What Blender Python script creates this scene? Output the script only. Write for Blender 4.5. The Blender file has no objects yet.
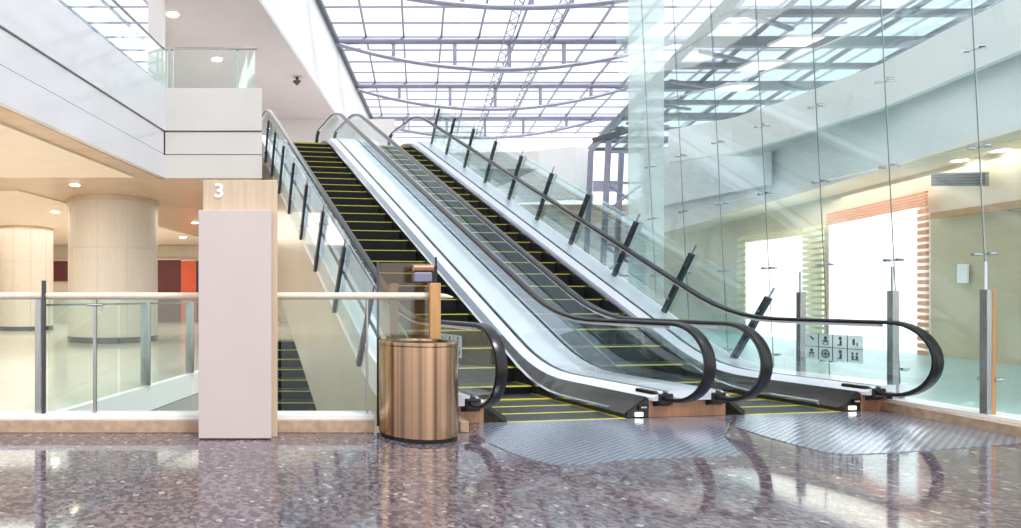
import bpy, math, random
from mathutils import Vector, Matrix
random.seed(4)
C = bpy.context.scene.collection
# ------------------------------------------------------------------ camera model (photo frame 1021x528)
F, CX, HY, EYE = 592.65, 252.25, 299.05, 1.2
TH, XO, YO = .1401, 2.9468, 5.8571
ct, st_ = math.cos(TH), math.sin(TH)
def G(x, y, z=0.0):
    Y = F*(z-EYE)/(HY-y); return ((x-CX)*Y/F, Y)
def AT(x, y, Y): return ((x-CX)*Y/F, Y, EYE+(HY-y)*Y/F)
def W(s, t, z=0.0): return (XO+t*ct-s*st_, YO+t*st_+s*ct, z)
def ST(x, y, t):
    r=(x-CX)/F; a=XO+t*ct; b=YO+t*st_
    s=(a-r*b)/(r*ct+st_); Y=b+s*ct
    return s, EYE+(HY-y)*Y/F

sc = bpy.context.scene
cd = bpy.data.cameras.new('camera'); cam = bpy.data.objects.new('camera', cd); C.objects.link(cam)
cam.location = (0,0,EYE); cam.rotation_euler = (math.pi/2,0,0)
cd.sensor_width = 36; cd.lens = F/1021*36
cd.shift_x = (510.5-CX)/1021; cd.shift_y = (HY-264)/1021
cd.clip_end = 300; cd.clip_start = .05
sc.camera = cam
sc.view_settings.view_transform = 'Standard'; sc.view_settings.look = 'None'
sc.view_settings.gamma = 1; sc.view_settings.use_curve_mapping = False
sc.view_settings.exposure = .68
sc.cycles.max_bounces = 10; sc.cycles.transparent_max_bounces = 40
sc.cycles.glossy_bounces = 5; sc.cycles.diffuse_bounces = 4
sc.cycles.caustics_reflective = False; sc.cycles.caustics_refractive = False
sc.cycles.sample_clamp_indirect = 6

# ------------------------------------------------------------------ materials
def srgb(r,g,b):
    f=lambda c: c/12.92 if c<=.04045 else ((c+.055)/1.055)**2.4
    return (f(r/255),f(g/255),f(b/255),1)
class N:
    def __init__(s, name):
        s.m=bpy.data.materials.new(name); s.m.use_nodes=True; s.t=s.m.node_tree; s.t.nodes.clear()
        s.out=s.t.nodes.new('ShaderNodeOutputMaterial')
    def n(s, typ, **kw):
        o=s.t.nodes.new(typ)
        for k,v in kw.items():
            if k in o.inputs.keys(): o.inputs[k].default_value=v
            else: setattr(o,k,v)
        return o
    def l(s,a,b): s.t.links.new(a,b)
def pbr(name, col, rough=.5, metal=0, var=.04, scale=6, bump=0, spec=.5, coat=0, stretch=(1,1,1)):
    a=N(name); p=a.n('ShaderNodeBsdfPrincipled')
    p.inputs['Roughness'].default_value=rough; p.inputs['Metallic'].default_value=metal
    p.inputs['Specular IOR Level'].default_value=spec; p.inputs['Coat Weight'].default_value=coat
    p.inputs['Coat Roughness'].default_value=.05
    tc=a.n('ShaderNodeTexCoord'); mp=a.n('ShaderNodeMapping'); mp.inputs['Scale'].default_value=stretch
    a.l(tc.outputs['Object'],mp.inputs['Vector'])
    nz=a.n('ShaderNodeTexNoise'); nz.inputs['Scale'].default_value=scale; nz.inputs['Detail'].default_value=4
    a.l(mp.outputs[0],nz.inputs['Vector'])
    cr=a.n('ShaderNodeValToRGB')
    lo=tuple(max(0,c*(1-var*2)) for c in col[:3])+(1,); hi=tuple(min(1,c*(1+var*2)) for c in col[:3])+(1,)
    cr.color_ramp.elements[0].color=lo; cr.color_ramp.elements[1].color=hi
    cr.color_ramp.elements[0].position=.3; cr.color_ramp.elements[1].position=.7
    a.l(nz.outputs['Fac'],cr.inputs[0]); a.l(cr.outputs[0],p.inputs['Base Color'])
    if bump:
        b=a.n('ShaderNodeBump'); b.inputs['Strength'].default_value=bump; b.inputs['Distance'].default_value=.01
        a.l(nz.outputs['Fac'],b.inputs['Height']); a.l(b.outputs[0],p.inputs['Normal'])
    a.l(p.outputs[0],a.out.inputs[0]); return a.m
def glass(name, tint, refl=.06, milky=0, milk=(.8,.9,.9,1), mx=.5):
    a=N(name); tr=a.n('ShaderNodeBsdfTransparent'); tr.inputs[0].default_value=tint
    gl=a.n('ShaderNodeBsdfGlossy'); gl.inputs['Roughness'].default_value=.02; gl.inputs[0].default_value=(.95,1,1,1)
    lw=a.n('ShaderNodeLayerWeight'); lw.inputs['Blend'].default_value=.25
    mr=a.n('ShaderNodeMapRange'); mr.inputs['To Min'].default_value=refl; mr.inputs['To Max'].default_value=mx
    a.l(lw.outputs['Fresnel'],mr.inputs[0])
    mix=a.n('ShaderNodeMixShader'); a.l(mr.outputs[0],mix.inputs[0]); a.l(tr.outputs[0],mix.inputs[1]); a.l(gl.outputs[0],mix.inputs[2])
    last=mix.outputs[0]
    if milky:
        d=a.n('ShaderNodeBsdfDiffuse'); d.inputs[0].default_value=milk
        tl=a.n('ShaderNodeBsdfTranslucent'); tl.inputs[0].default_value=milk
        m0=a.n('ShaderNodeMixShader'); m0.inputs[0].default_value=.5; a.l(d.outputs[0],m0.inputs[1]); a.l(tl.outputs[0],m0.inputs[2])
        m2=a.n('ShaderNodeMixShader'); m2.inputs[0].default_value=milky
        a.l(last,m2.inputs[1]); a.l(m0.outputs[0],m2.inputs[2]); last=m2.outputs[0]
    a.l(last,a.out.inputs[0]); return a.m
def emit(name, col, st):
    a=N(name); e=a.n('ShaderNodeEmission'); e.inputs[0].default_value=col; e.inputs[1].default_value=st
    a.l(e.outputs[0],a.out.inputs[0]); return a.m
def granite():
    a=N('granite'); p=a.n('ShaderNodeBsdfPrincipled'); p.inputs['Roughness'].default_value=.06
    p.inputs['Specular IOR Level'].default_value=.85
    tc=a.n('ShaderNodeTexCoord')
    big=a.n('ShaderNodeTexNoise'); big.inputs['Scale'].default_value=1.3; big.inputs['Detail'].default_value=3
    v=a.n('ShaderNodeTexVoronoi'); v.inputs['Scale'].default_value=34
    v2=a.n('ShaderNodeTexVoronoi'); v2.inputs['Scale'].default_value=60
    nz=a.n('ShaderNodeTexNoise'); nz.inputs['Scale'].default_value=30; nz.inputs['Detail'].default_value=5
    for q in (big,v,v2,nz): a.l(tc.outputs['Object'],q.inputs['Vector'])
    c0=a.n('ShaderNodeValToRGB'); e=c0.color_ramp.elements
    e[0].color=srgb(94,90,100); e[0].position=.35; e[1].color=srgb(116,102,104); e[1].position=.65
    a.l(big.outputs['Fac'],c0.inputs[0])
    c1=a.n('ShaderNodeValToRGB'); e=c1.color_ramp.elements; c1.color_ramp.interpolation='CONSTANT'
    e[0].color=srgb(72,64,74); e[0].position=0; e[1].color=srgb(140,134,142); e[1].position=.22
    for ps,cc in ((.5,srgb(108,98,108)),(.72,srgb(156,142,140)),(.87,srgb(74,62,70)),(.982,srgb(222,214,218))):
        q=c1.color_ramp.elements.new(ps); q.color=cc
    sep=a.n('ShaderNodeSeparateColor'); a.l(v.outputs['Color'],sep.inputs[0]); a.l(sep.outputs[0],c1.inputs[0])
    m=a.n('ShaderNodeMixRGB'); m.inputs[0].default_value=.5; a.l(c0.outputs[0],m.inputs[1]); a.l(c1.outputs[0],m.inputs[2])
    sep2=a.n('ShaderNodeSeparateColor'); a.l(v2.outputs['Color'],sep2.inputs[0])
    c2=a.n('ShaderNodeValToRGB'); e=c2.color_ramp.elements; e[0].color=(.55,.52,.55,1); e[1].color=(1.15,1.1,1.1,1)
    a.l(sep2.outputs[0],c2.inputs[0])
    m2=a.n('ShaderNodeMixRGB'); m2.blend_type='MULTIPLY'; m2.inputs[0].default_value=.7; a.l(m.outputs[0],m2.inputs[1]); a.l(c2.outputs[0],m2.inputs[2])
    # slab joints
    br=a.n('ShaderNodeTexBrick'); br.offset=0; br.inputs['Scale'].default_value=1; br.inputs['Brick Width'].default_value=1.5
    br.inputs['Row Height'].default_value=1.5; br.inputs['Mortar Size'].default_value=.006
    br.inputs['Color1'].default_value=(1,1,1,1); br.inputs['Color2'].default_value=(1,1,1,1); br.inputs['Mortar'].default_value=(.85,.83,.83,1)
    mp=a.n('ShaderNodeMapping'); mp.inputs['Location'].default_value=(.35,-.05,0); a.l(tc.outputs['Object'],mp.inputs[0]); a.l(mp.outputs[0],br.inputs['Vector'])
    m3=a.n('ShaderNodeMixRGB'); m3.blend_type='MULTIPLY'; m3.inputs[0].default_value=1; a.l(m2.outputs[0],m3.inputs[1]); a.l(br.outputs['Color'],m3.inputs[2])
    a.l(m3.outputs[0],p.inputs['Base Color'])
    b=a.n('ShaderNodeBump'); b.inputs['Strength'].default_value=.012; b.inputs['Distance'].default_value=.01; a.l(nz.outputs['Fac'],b.inputs['Height']); a.l(b.outputs[0],p.inputs['Normal'])
    a.l(p.outputs[0],a.out.inputs[0]); return a.m
def ribbed(name, col1, col2, freq, axis_rot=0, rough=.3, metal=.9, bump=.6, bands='X'):
    a=N(name); p=a.n('ShaderNodeBsdfPrincipled'); p.inputs['Roughness'].default_value=rough; p.inputs['Metallic'].default_value=metal
    tc=a.n('ShaderNodeTexCoord'); mp=a.n('ShaderNodeMapping'); mp.inputs['Rotation'].default_value=(0,0,axis_rot)
    a.l(tc.outputs['Object'],mp.inputs[0])
    w=a.n('ShaderNodeTexWave'); w.bands_direction=bands; w.inputs['Scale'].default_value=freq; a.l(mp.outputs[0],w.inputs['Vector'])
    cr=a.n('ShaderNodeValToRGB'); cr.color_ramp.elements[0].color=col1; cr.color_ramp.elements[1].color=col2
    a.l(w.outputs['Fac'],cr.inputs[0]); a.l(cr.outputs[0],p.inputs['Base Color'])
    b=a.n('ShaderNodeBump'); b.inputs['Strength'].default_value=bump; b.inputs['Distance'].default_value=.01
    a.l(w.outputs['Fac'],b.inputs['Height']); a.l(b.outputs[0],p.inputs['Normal'])
    a.l(p.outputs[0],a.out.inputs[0]); return a.m
def tiles(name, col, joint, bw, rh, rough=.35, mort=.01, stretch=1, vertical=False):
    a=N(name); p=a.n('ShaderNodeBsdfPrincipled'); p.inputs['Roughness'].default_value=rough
    tc=a.n('ShaderNodeTexCoord'); br=a.n('ShaderNodeTexBrick'); br.offset=0
    br.inputs['Scale'].default_value=1; br.inputs['Brick Width'].default_value=bw; br.inputs['Row Height'].default_value=rh
    br.inputs['Mortar Size'].default_value=mort; br.inputs['Color1'].default_value=col
    br.inputs['Color2'].default_value=tuple(c*.95 for c in col[:3])+(1,); br.inputs['Mortar'].default_value=joint
    a.l(tc.outputs['UV' if vertical else 'Object'],br.inputs['Vector']); a.l(br.outputs['Color'],p.inputs['Base Color'])
    a.l(p.outputs[0],a.out.inputs[0]); return a.m
M={}
M['granite']=granite()
M['cream_floor']=tiles('cream_floor',srgb(232,224,212),srgb(205,195,182),1.2,1.2,.12)
M['teal_floor']=tiles('pale_floor',srgb(158,200,200),srgb(140,180,180),1.5,1.5,.3)
M['lacquer']=pbr('white_lacquer',srgb(222,222,226),.12,0,.015,1.2,coat=.5)
M['white']=pbr('white_paint',srgb(240,240,240),.45,0,.01,2)
M['deck']=pbr('white_deck',srgb(240,242,250),.25,.1,.01,1.5,coat=.3)
M['pinkwhite']=pbr('warm_white_plaster',srgb(222,216,214),.6,0,.015,1)
M['cream']=pbr('cream_ceiling',srgb(246,232,212),.6,0,.01,2)
M['bronze']=pbr('champagne_soffit',srgb(212,188,162),.3,.2,.05,1.2,stretch=(1,4,1))
M['beigewood']=pbr('pale_wood',srgb(228,214,194),.4,0,.03,3,stretch=(9,9,.5))
M['clad']=pbr('beige_cladding',srgb(212,202,184),.22,.1,.03,.7)
M['cladlow']=M['clad']
M['pink']=pbr('pink_grey_panel',srgb(204,190,186),.4,0,.01,2)
M['curb']=pbr('beige_stone',srgb(186,158,132),.2,0,.09,14,coat=.3)
M['copper']=pbr('copper_wood',srgb(168,122,92),.3,.25,.08,5,stretch=(8,8,.6))
M['woodpost']=pbr('honey_wood',srgb(196,148,98),.3,.2,.08,5,stretch=(8,8,.6))
M['steel']=pbr('brushed_steel',srgb(176,174,172),.26,1,.05,8,stretch=(10,10,.5))
M['guide']=pbr('guide_rail',srgb(225,228,236),.3,.1,.02,3)
M['skirt']=pbr('skirt_steel',srgb(158,158,168),.3,1,.01,2)
M['brass']=pbr('brushed_bronze',srgb(186,152,124),.22,1,.34,1.6,stretch=(9,9,.05))
M['darkpost']=pbr('dark_steel',srgb(82,86,92),.3,.8,.06,5)
M['bluesteel']=pbr('lavender_steel',srgb(150,150,168),.4,.3,.03,2)
M['roofdark']=pbr('dark_roof_steel',srgb(88,100,112),.45,.3,.04,2)
M['rubber']=pbr('black_rubber',srgb(10,10,13),.28,0,.05,8,coat=.15,spec=.4)
M['black']=pbr('black_box',srgb(14,12,12),.3,0,.05,8)
M['riser']=ribbed('step_riser',srgb(4,4,6),srgb(22,22,25),30,TH,.4,.5,.4)
M['tread']=ribbed('step_tread',srgb(48,52,56),srgb(112,116,122),22,TH,.35,.8,.5)
M['yellow']=pbr('yellow_marking',srgb(212,204,70),.45,0,.06,20)
M['plate']=ribbed('landing_grille',srgb(136,141,160),srgb(176,182,198),7,math.pi*.30,.16,.5,.06)
M['comb']=ribbed('comb_plate_ribs',srgb(70,76,86),srgb(180,184,192),26,TH,.3,.9,.6)
M['glass']=glass('clear_glass',(.93,.97,.965,1),.03)
M['glassb']=glass('balustrade_glass',(.95,.982,.99,1),.03,mx=.2)
M['glassg']=glass('green_tint_glass',(.93,.98,.965,1),.03,mx=.2)
M['glassw']=glass('wall_glass',(.945,.985,.982,1),.035,.04,(.9,.96,.96,1),.16)
M['glassm']=glass('milky_fin_glass',(.92,.96,.96,1),.05,.45,(.93,.97,.97,1))
M['roofglass']=glass('roof_glass',(.985,.99,1,1),.01,mx=.03)
M['blueglaze']=glass('blue_roof_glazing',(.90,.94,.97,1),.02,.12,(.72,.78,.84,1),.06)
M['chrome']=pbr('chrome',srgb(200,200,205),.12,1,.01,4)
M['colstone']=pbr('column_stone',srgb(216,206,192),.35,0,.02,3,stretch=(9,9,.5))
M['voidwall']=pbr('grey_green_stone',srgb(150,150,138),.25,0,.04,1.2)
M['tan']=pbr('tan_wall',srgb(200,184,150),.4,0,.04,1)
M['amberreflect']=glass('glass_amber_reflection',(.86,.74,.62,1),.04,.06,(.6,.45,.3,1),.2)  # clear pane with the reflection of wood put into its tint
M['groove']=pbr('groove_grey',srgb(150,142,138),.5,0,.02,2)
M['headwood']=pbr('pylon_head_wood',srgb(204,182,156),.35,0,.05,3,stretch=(9,9,.5))
M['skirtreflect']=pbr('skirt_painted_reflection',srgb(62,60,56),.2,.4,.04,3)  # skirt steel with the reflected dark of the steps put into its colour
M['lacquershade']=pbr('white_lacquer_shaded',srgb(206,202,198),.3,0,.01,2)  # same white fascia, shade on the front and side put into the colour
M['red']=pbr('orange_red_panel',srgb(226,92,52),.4,0,.05,2)
M['maroon']=pbr('maroon_panel',srgb(96,30,26),.4,0,.05,2)
M['beigewall']=pbr('beige_wall',srgb(222,212,192),.5,0,.03,1)
M['orange']=pbr('orange_slats',srgb(236,160,120),.5,0,.04,2)
M['ylslat']=pbr('pale_yellow_slats',srgb(240,236,200),.5,0,.04,2)
M['grille']=pbr('grey_grille',srgb(120,122,122),.5,.3,.04,2)
M['wbluefascia']=pbr('pale_blue_fascia',srgb(232,240,244),.25,0,.02,1,coat=.2)
M['lampw']=emit('lamp_warm',(1,.86,.68,1),14)
M['lampp']=emit('light_panel',(1,.95,.85,1),1.6)
M['screen']=emit('lit_display',(1,1,1,1),1.5)
M['sticker']=glass('sticker_film',(.93,.97,.98,1),.03,.55,(.86,.93,.93,1))
M['icon']=pbr('icon_print',srgb(70,92,92),.5,0,.01,4)
M['textw']=pbr('white_lettering',srgb(250,250,250),.4,0,.0,4)
M['sensor']=pbr('lilac_metal',srgb(128,126,150),.3,.5,.02,4)

# ------------------------------------------------------------------ mesh builder
class MB:
    def __init__(s): s.v=[]; s.f=[]; s.mi=[]; s.uv=None
    def add(s, vs, fs, mi=0):
        o=len(s.v); s.v+= [tuple(v) for v in vs]; s.f+=[tuple(i+o for i in f) for f in fs]; s.mi+=[mi]*len(fs); return s
    def box(s, a, b, mi=0, rz=0, org=None):
        x0,y0,z0=a; x1,y1,z1=b
        vs=[(x,y,z) for z in (z0,z1) for x,y in ((x0,y0),(x1,y0),(x1,y1),(x0,y1))]
        if rz:
            cx,cy=org if org else ((x0+x1)/2,(y0+y1)/2); c_,s_=math.cos(rz),math.sin(rz)
            vs=[(cx+(x-cx)*c_-(y-cy)*s_, cy+(x-cx)*s_+(y-cy)*c_, z) for x,y,z in vs]
        return s.add(vs,[(0,3,2,1),(4,5,6,7),(0,1,5,4),(1,2,6,5),(2,3,7,6),(3,0,4,7)],mi)
    def prism(s, poly, z0, z1, mi=0):
        n=len(poly); ar=sum(poly[i][0]*poly[(i+1)%n][1]-poly[(i+1)%n][0]*poly[i][1] for i in range(n))
        if ar<0: poly=poly[::-1]
        vs=[(x,y,z0) for x,y in poly]+[(x,y,z1) for x,y in poly]
        fs=[tuple(range(n))[::-1],tuple(range(n,2*n))]+[(i,(i+1)%n,(i+1)%n+n,i+n) for i in range(n)]
        return s.add(vs,fs,mi)
    def sweep(s, rings, closed_ends=True, mi=0):   # rings: equal-length closed loops of points
        n=len(rings[0]); vs=[p for r in rings for p in r]; fs=[]
        for i in range(len(rings)-1):
            for j in range(n):
                k=(j+1)%n; fs.append((i*n+j,i*n+k,(i+1)*n+k,(i+1)*n+j))
        if closed_ends: fs+= [tuple(range(n))[::-1], tuple((len(rings)-1)*n+j for j in range(n))]
        return s.add(vs,fs,mi)
    def tube(s, pts, r, n=8, mi=0):
        pts=[Vector(p) for p in pts]; rings=[]
        for i,p in enumerate(pts):
            d=(pts[min(i+1,len(pts)-1)]-pts[max(i-1,0)]).normalized()
            up=Vector((0,0,1)) if abs(d.z)<.95 else Vector((1,0,0))
            a=d.cross(up).normalized(); b=a.cross(d)
            rr=r[i] if isinstance(r,(list,tuple)) else r
            rings.append([p+a*rr*math.cos(2*math.pi*k/n)+b*rr*math.sin(2*math.pi*k/n) for k in range(n)])
        return s.sweep(rings,True,mi)
    def bar(s, p, q, w, h, mi=0):      # rectangular bar
        p,q=Vector(p),Vector(q); d=(q-p).normalized(); up=Vector((0,0,1)) if abs(d.z)<.95 else Vector((0,1,0))
        a=d.cross(up).normalized()*w/2; b=a.cross(d).normalized()*h/2
        return s.sweep([[c-a-b,c+a-b,c+a+b,c-a+b] for c in (p,q)],True,mi)
    def lathe(s, prof, c, n=48, mi=0):
        rings=[[(c[0]+r*math.cos(2*math.pi*k/n),c[1]+r*math.sin(2*math.pi*k/n),c[2]+z) for k in range(n)] for r,z in prof]
        return s.sweep(rings,True,mi)
    def build(s, name, mats, parent=None, smooth=False, bevel=0):
        me=bpy.data.meshes.new(name); me.from_pydata(s.v,[],s.f)
        if not isinstance(mats,(list,tuple)): mats=[mats]
        for m in mats: me.materials.append(M[m])
        me.polygons.foreach_set('material_index',s.mi)
        import bmesh
        bm=bmesh.new(); bm.from_mesh(me); bmesh.ops.recalc_face_normals(bm,faces=bm.faces); bm.to_mesh(me); bm.free()
        o=bpy.data.objects.new(name,me); C.objects.link(o)
        if smooth:
            me.polygons.foreach_set('use_smooth',[True]*len(me.polygons))
            md=o.modifiers.new('es','EDGE_SPLIT'); md.split_angle=math.radians(35)
        if bevel:
            b=o.modifiers.new('bv','BEVEL'); b.width=bevel; b.segments=2; b.limit_method='ANGLE'
        if parent:
            o.parent=parent; o.matrix_parent_inverse=Matrix.Translation(-Vector(parent.location))
        return o
def tag(o,label,cat,group=None,kind=None):
    if label: o['label']=label
    if cat: o['category']=cat
    if group: o['group']=group
    if kind: o['kind']=kind
    return o
def thing(name,label,cat,loc,group=None):
    o=bpy.data.objects.new(name,None); C.objects.link(o); o.location=loc; o.empty_display_size=.1
    return tag(o,label,cat,group)
def struct(name,mb,mat,label=None,**k):
    o=mb.build(name,mat,**k); o['kind']='structure'
    if label: o['label']=label
    return o
def plab(o,l): o['label']=l; return o

# ------------------------------------------------------------------ plan lines
DX=.2955                                     # building direction d: dX per unit Y
def FL(Y): return -2.018+DX*(Y-13.709)       # left fascia line X(Y)
def VL(Y): return -1.842+.3305*(Y-6.5276)    # oblique void edge
# ------------------------------------------------------------------ floors
mb=MB(); mb.prism([(-16,-9),(14,-9),(14,5.32),(-16,5.32)],-.3,0)
# right of the escalator truss
mb.prism([W(-.55,-1.12)[:2],(14,5.32),(6.72,5.32),W(18,4.9)[:2],W(18,-1.12)[:2]] if False else
         [(W(-.55,-1.12)[0],5.3201),(7.35,5.3201),(7.35,28),W(12,5)[:2],W(2.0,4.3)[:2],W(0,4.3)[:2],W(-.0,-1.12)[:2]],-.3,-.0)
struct('floor',mb,'granite')
mb=MB(); mb.prism([(7.351,5.33),(7.351,30),(20,30),(20,5.33)],-.3,-.002); struct('floor_right_hall',mb,'teal_floor')
mb=MB(); mb.prism([(-16,5.33),(VL(5.5)-.13,5.5),(VL(10.2)-.13,10.2),(-1.2,17.7),(-1.2,32),(-16,32)],-.3,0)
mb.prism([(-1.199,17.7),(6,17.7),(6,32),(-1.199,32)],-.3,0)
struct('floor_left_hall',mb,'cream_floor')
mb=MB(); mb.box((-3.2,5.5,-4.6),(6,18.5,-4.5)); struct('floor_lower',mb,'cream_floor')
# void inner walls
mb=MB(); mb.prism([(VL(5.5),5.5),(VL(10.2),10.2),(VL(10.2)-.1,10.2),(VL(5.5)-.1,5.5)],-4.5,-.31); mb.prism([(VL(10.2),10.2),(-1.1,17.5),(-1.2,17.5),(VL(10.2)-.1,10.2)],-4.5,-.31); struct('wall_void_left',mb,'voidwall')
mb=MB(); mb.prism([(VL(5.5)-.12,5.55),(VL(10.2)-.12,10.2),(VL(10.2)+.0,10.2),(VL(5.5)+.0,5.55)],-.3,.03); struct('trim_1',mb,'white')
mb=MB(); mb.box((VL(5.5)-.1,5.33,-4.5),(1.6,5.45,-.31)); struct('wall_void_front',mb,'clad')
# ------------------------------------------------------------------ stone curb with white ledge
xe=G(470,430)[0]
mb=MB(); mb.box((-7,5.31,.0),(1.095,5.50,.115)); struct('trim_2',mb,'curb',bevel=.006)
mb=MB(); mb.box((-7,5.325,.115),(1.10,5.52,.16)); struct('trim_3',mb,'white',bevel=.004)

# ------------------------------------------------------------------ escalators
K=.577
def ramp(x,w): return 0 if x<-w else (x if x>w else (x+w)**2/(4*w))
def prof(s,h,s0,w=.45,rise=5.84): return h+K*(ramp(s-s0,w)-ramp(s-s0-rise/K,w))
hz=lambda s: prof(s,.955,1.56,.6)          # handrail centre
dz=lambda s: prof(s,.28,1.80,.55)          # deck
nz_=lambda s: prof(s,0,1.40,.45)           # nosing line
S_END=14.0
def srange(a,b,step=.25):
    n=max(1,round((b-a)/step)); return [a+(b-a)*i/n for i in range(n+1)]
def strip(section, ss, mi=0, m=None):      # section(s) -> list of (t,z)
    m=m or MB()
    m.sweep([[W(s,t,z) for t,z in section(s)] for s in ss],True,mi); return m
RN=.375                                    # newel radius (to belt centre)
def handrail_path():
    P=[]
    cz=hz(0)-RN
    for s in srange(.15,-.2,.12): pass
    P=[(.12,cz-RN)]
    for a in range(-90,91,10):
        A=math.radians(a); P.append((-.2-RN*math.cos(A)*1.0, cz+RN*math.sin(A)))
    for s in srange(0,S_END-.3,.2): P.append((s,hz(s)))
    cz2=hz(S_END)-RN
    for a in range(90,-91,-15):
        A=math.radians(a); P.append((S_END-.3+RN*math.cos(A), cz2+RN*math.sin(A)))
    P.append((S_END-.6,cz2-RN))
    return P
HP=handrail_path()
def belt(t,parent,label=None):
    # C-shaped belt: outer width .12, thickness .035
    m=MB(); rings=[]
    for i,(s,z) in enumerate(HP):
        a=HP[max(i-1,0)]; b=HP[min(i+1,len(HP)-1)]
        d=Vector((b[0]-a[0],b[1]-a[1])).normalized(); nrm=Vector((-d.y,d.x))   # outward (up on the run)
        if True: nrm=nrm if i>0 else nrm
        sec=[(-.05,-.018),(-.057,0),(-.048,.016),(-.02,.022),(.02,.022),(.048,.016),(.057,0),(.05,-.018)]
        rings.append([W(s+nrm.x*q[1],t+q[0],z+nrm.y*q[1]) for q in sec])
    # path runs bottom->front->top, outward normal flips sign: handled by symmetric section
    m.sweep(rings,True); o=m.build('handrail','rubber',parent,smooth=True)
    # stainless guide under the belt on the straight run
    g=MB(); g.sweep([[W(s,t+q[0],hz(s)+q[1]) for q in ((-.03,-.05),(.03,-.05),(.03,-.014),(-.03,-.014))] for s in srange(-.1,S_END-.3,.25)],True)
    g.build('handrail_guide','guide',parent)
    if label: plab(o,label)
    return o
def balustrade(t,parent,joints=9):
    # glass panels between deck and handrail
    edges=[.9+ (S_END-1.4)*i/joints for i in range(joints+1)]
    cz=hz(0)-RN
    for i in range(joints):
        a,b=edges[i]+.006,edges[i+1]-.006; ss=srange(a,b,.2)
        m=MB(); m.sweep([[W(s,t-.006,dz(s)-.02),W(s,t+.006,dz(s)-.02),W(s,t+.006,hz(s)-.05),W(s,t-.006,hz(s)-.05)] for s in ss],True)
        m.build('glass_panel','glassb',parent)
    # rounded newel panel
    pts=[(.894,dz(.9)-.02),(.894,hz(.9)-.05)]+[(s,hz(s)-.05) for s in (.6,.3,0)]
    for a in range(90,-50,-10):
        A=math.radians(a); pts.append((-.2-(RN-.02)*math.cos(A),cz+(RN-.02)*math.sin(A)))
    pts+=[(-.2,.30),(0,.26)]
    m=MB(); n=len(pts); vs=[W(s,t-.006,z) for s,z in pts]+[W(s,t+.006,z) for s,z in pts]
    m.add(vs,[tuple(range(n)),tuple(range(n,2*n))[::-1]]+[(i,(i+1)%n,(i+1)%n+n,i+n) for i in range(n)])
    plab(m.build('glass_panel','glassb',parent),'rounded end pane at the newel')
def step_mesh(k_s,t0,t1,parent):
    s=k_s; z=nz_(s); z2=nz_(s+.39)
    zl=nz_(s-.39)
    m=MB(); b=.385
    def bx(s0,s1,ta,tb,za,zb,mi):
        vs=[W(q,r,zz) for zz in (za,zb) for q,r in ((s0,ta),(s0,tb),(s1,tb),(s1,ta))]
        m.add(vs,[(0,3,2,1),(4,5,6,7),(0,1,5,4),(1,2,6,5),(2,3,7,6),(3,0,4,7)],mi)
    low=min(z-.03, zl-.02)
    bx(s+.012,s+b,t0+.01,t1-.01,low,z-.012,0)      # body + riser
    bx(s,s+b,t0,t1,z-.012,z,1)                      # tread
    bx(s-.004,s+.03,t0,t1,z-.010,z+.002,2)         # yellow nose
    for a,c in ((t0,t0+.02),(t1-.02,t1)): bx(s+.036,s+b,a,c,z-.01,z+.002,2)
    return m.build('step',['riser','tread','yellow'],parent)
def escalator(ti0,ti1,label,loc_t):
    """ti0, ti1: step edges"""
    root=thing('escalator',label,'escalator',W(0,loc_t,0),'twin escalators up to the next floor')
    k=-5
    while True:
        s=1.914+.39*k; k+=1
        if s<-.05: continue
        if s>12.3: break
        step_mesh(s,ti0,ti1,root)
    # comb plate and floor plate top end
    m=MB(); m.sweep([[W(s,t,z) for t,z in ((ti0,-.02),(ti1,-.02),(ti1,.004),(ti0,.004))] for s in (-.05,.0)],True); m.build('comb_edge','yellow',root)
    m=MB(); m.sweep([[W(s,t,z) for t,z in ((ti0,5.82),(ti1,5.82),(ti1,5.846),(ti0,5.846))] for s in (12.35,13.9)],True); m.build('upper_floor_plate','plate',root)
    return root
def skirt(ta,tb,sign,root):
    # sign +1: skirt at right side of steps going from step edge ta to deck edge tb
    sg=.012*sign
    strip(lambda s:[(ta+sg*.2,nz_(s)-.35),(ta+sg*.2,nz_(s)+.045),(tb,dz(s)-.07),(tb,dz(s)-.10),(ta+sg*2,nz_(s)+.0),(ta+sg*2,nz_(s)-.35)],srange(2.6,12.6,.2)).build('skirt','skirt',root)
    strip(lambda s:[(ta+sg*.2,nz_(s)-.35),(ta+sg*.2,nz_(s)+.045),(tb,dz(s)-.07),(tb,dz(s)-.10),(ta+sg*2,nz_(s)+.0),(ta+sg*2,nz_(s)-.35)],srange(0,2.6,.2)).build('skirt_dark_reflection','skirtreflect',root)  # lower run of the same steel skirt, dark reflection painted in
    strip(lambda s:[(ta-sg*1.2,nz_(s)+.05),(ta+sg*1.2,nz_(s)+.05),(ta+sg*1.6,nz_(s)+.085),(ta-sg*1.2,nz_(s)+.075)],srange(.2,12.4,.2)).build('safety_bar','chrome',root,smooth=True)
# step edges / decks
A_IN,B_IN,C_IN,D_IN=-.46,.80,2.20,3.33
A_DK,B_DK,C_DK,D_DK=-.72,1.06,1.94,3.59
A_G,B_G,C_G,D_G=-.861,1.20,1.80,3.733
e1=escalator(A_IN,B_IN,'left escalator of the pair, black steps with yellow edges, nearest the beige pylon',.17)
e2=escalator(C_IN,D_IN,'right escalator of the pair, beside the tall glass wall, with pictogram sticker on its glass',2.77)
for root,(a,ad,ag,sgn) in ((e1,(A_IN,A_DK,A_G,-1)),(e1,(B_IN,B_DK,B_G,1)),(e2,(C_IN,C_DK,C_G,-1)),(e2,(D_IN,D_DK,D_G,1))):
    skirt(a,ad,sgn,root); balustrade(ag,root); belt(ag,root)
ssd=srange(-.08,13.9,.2)
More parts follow.
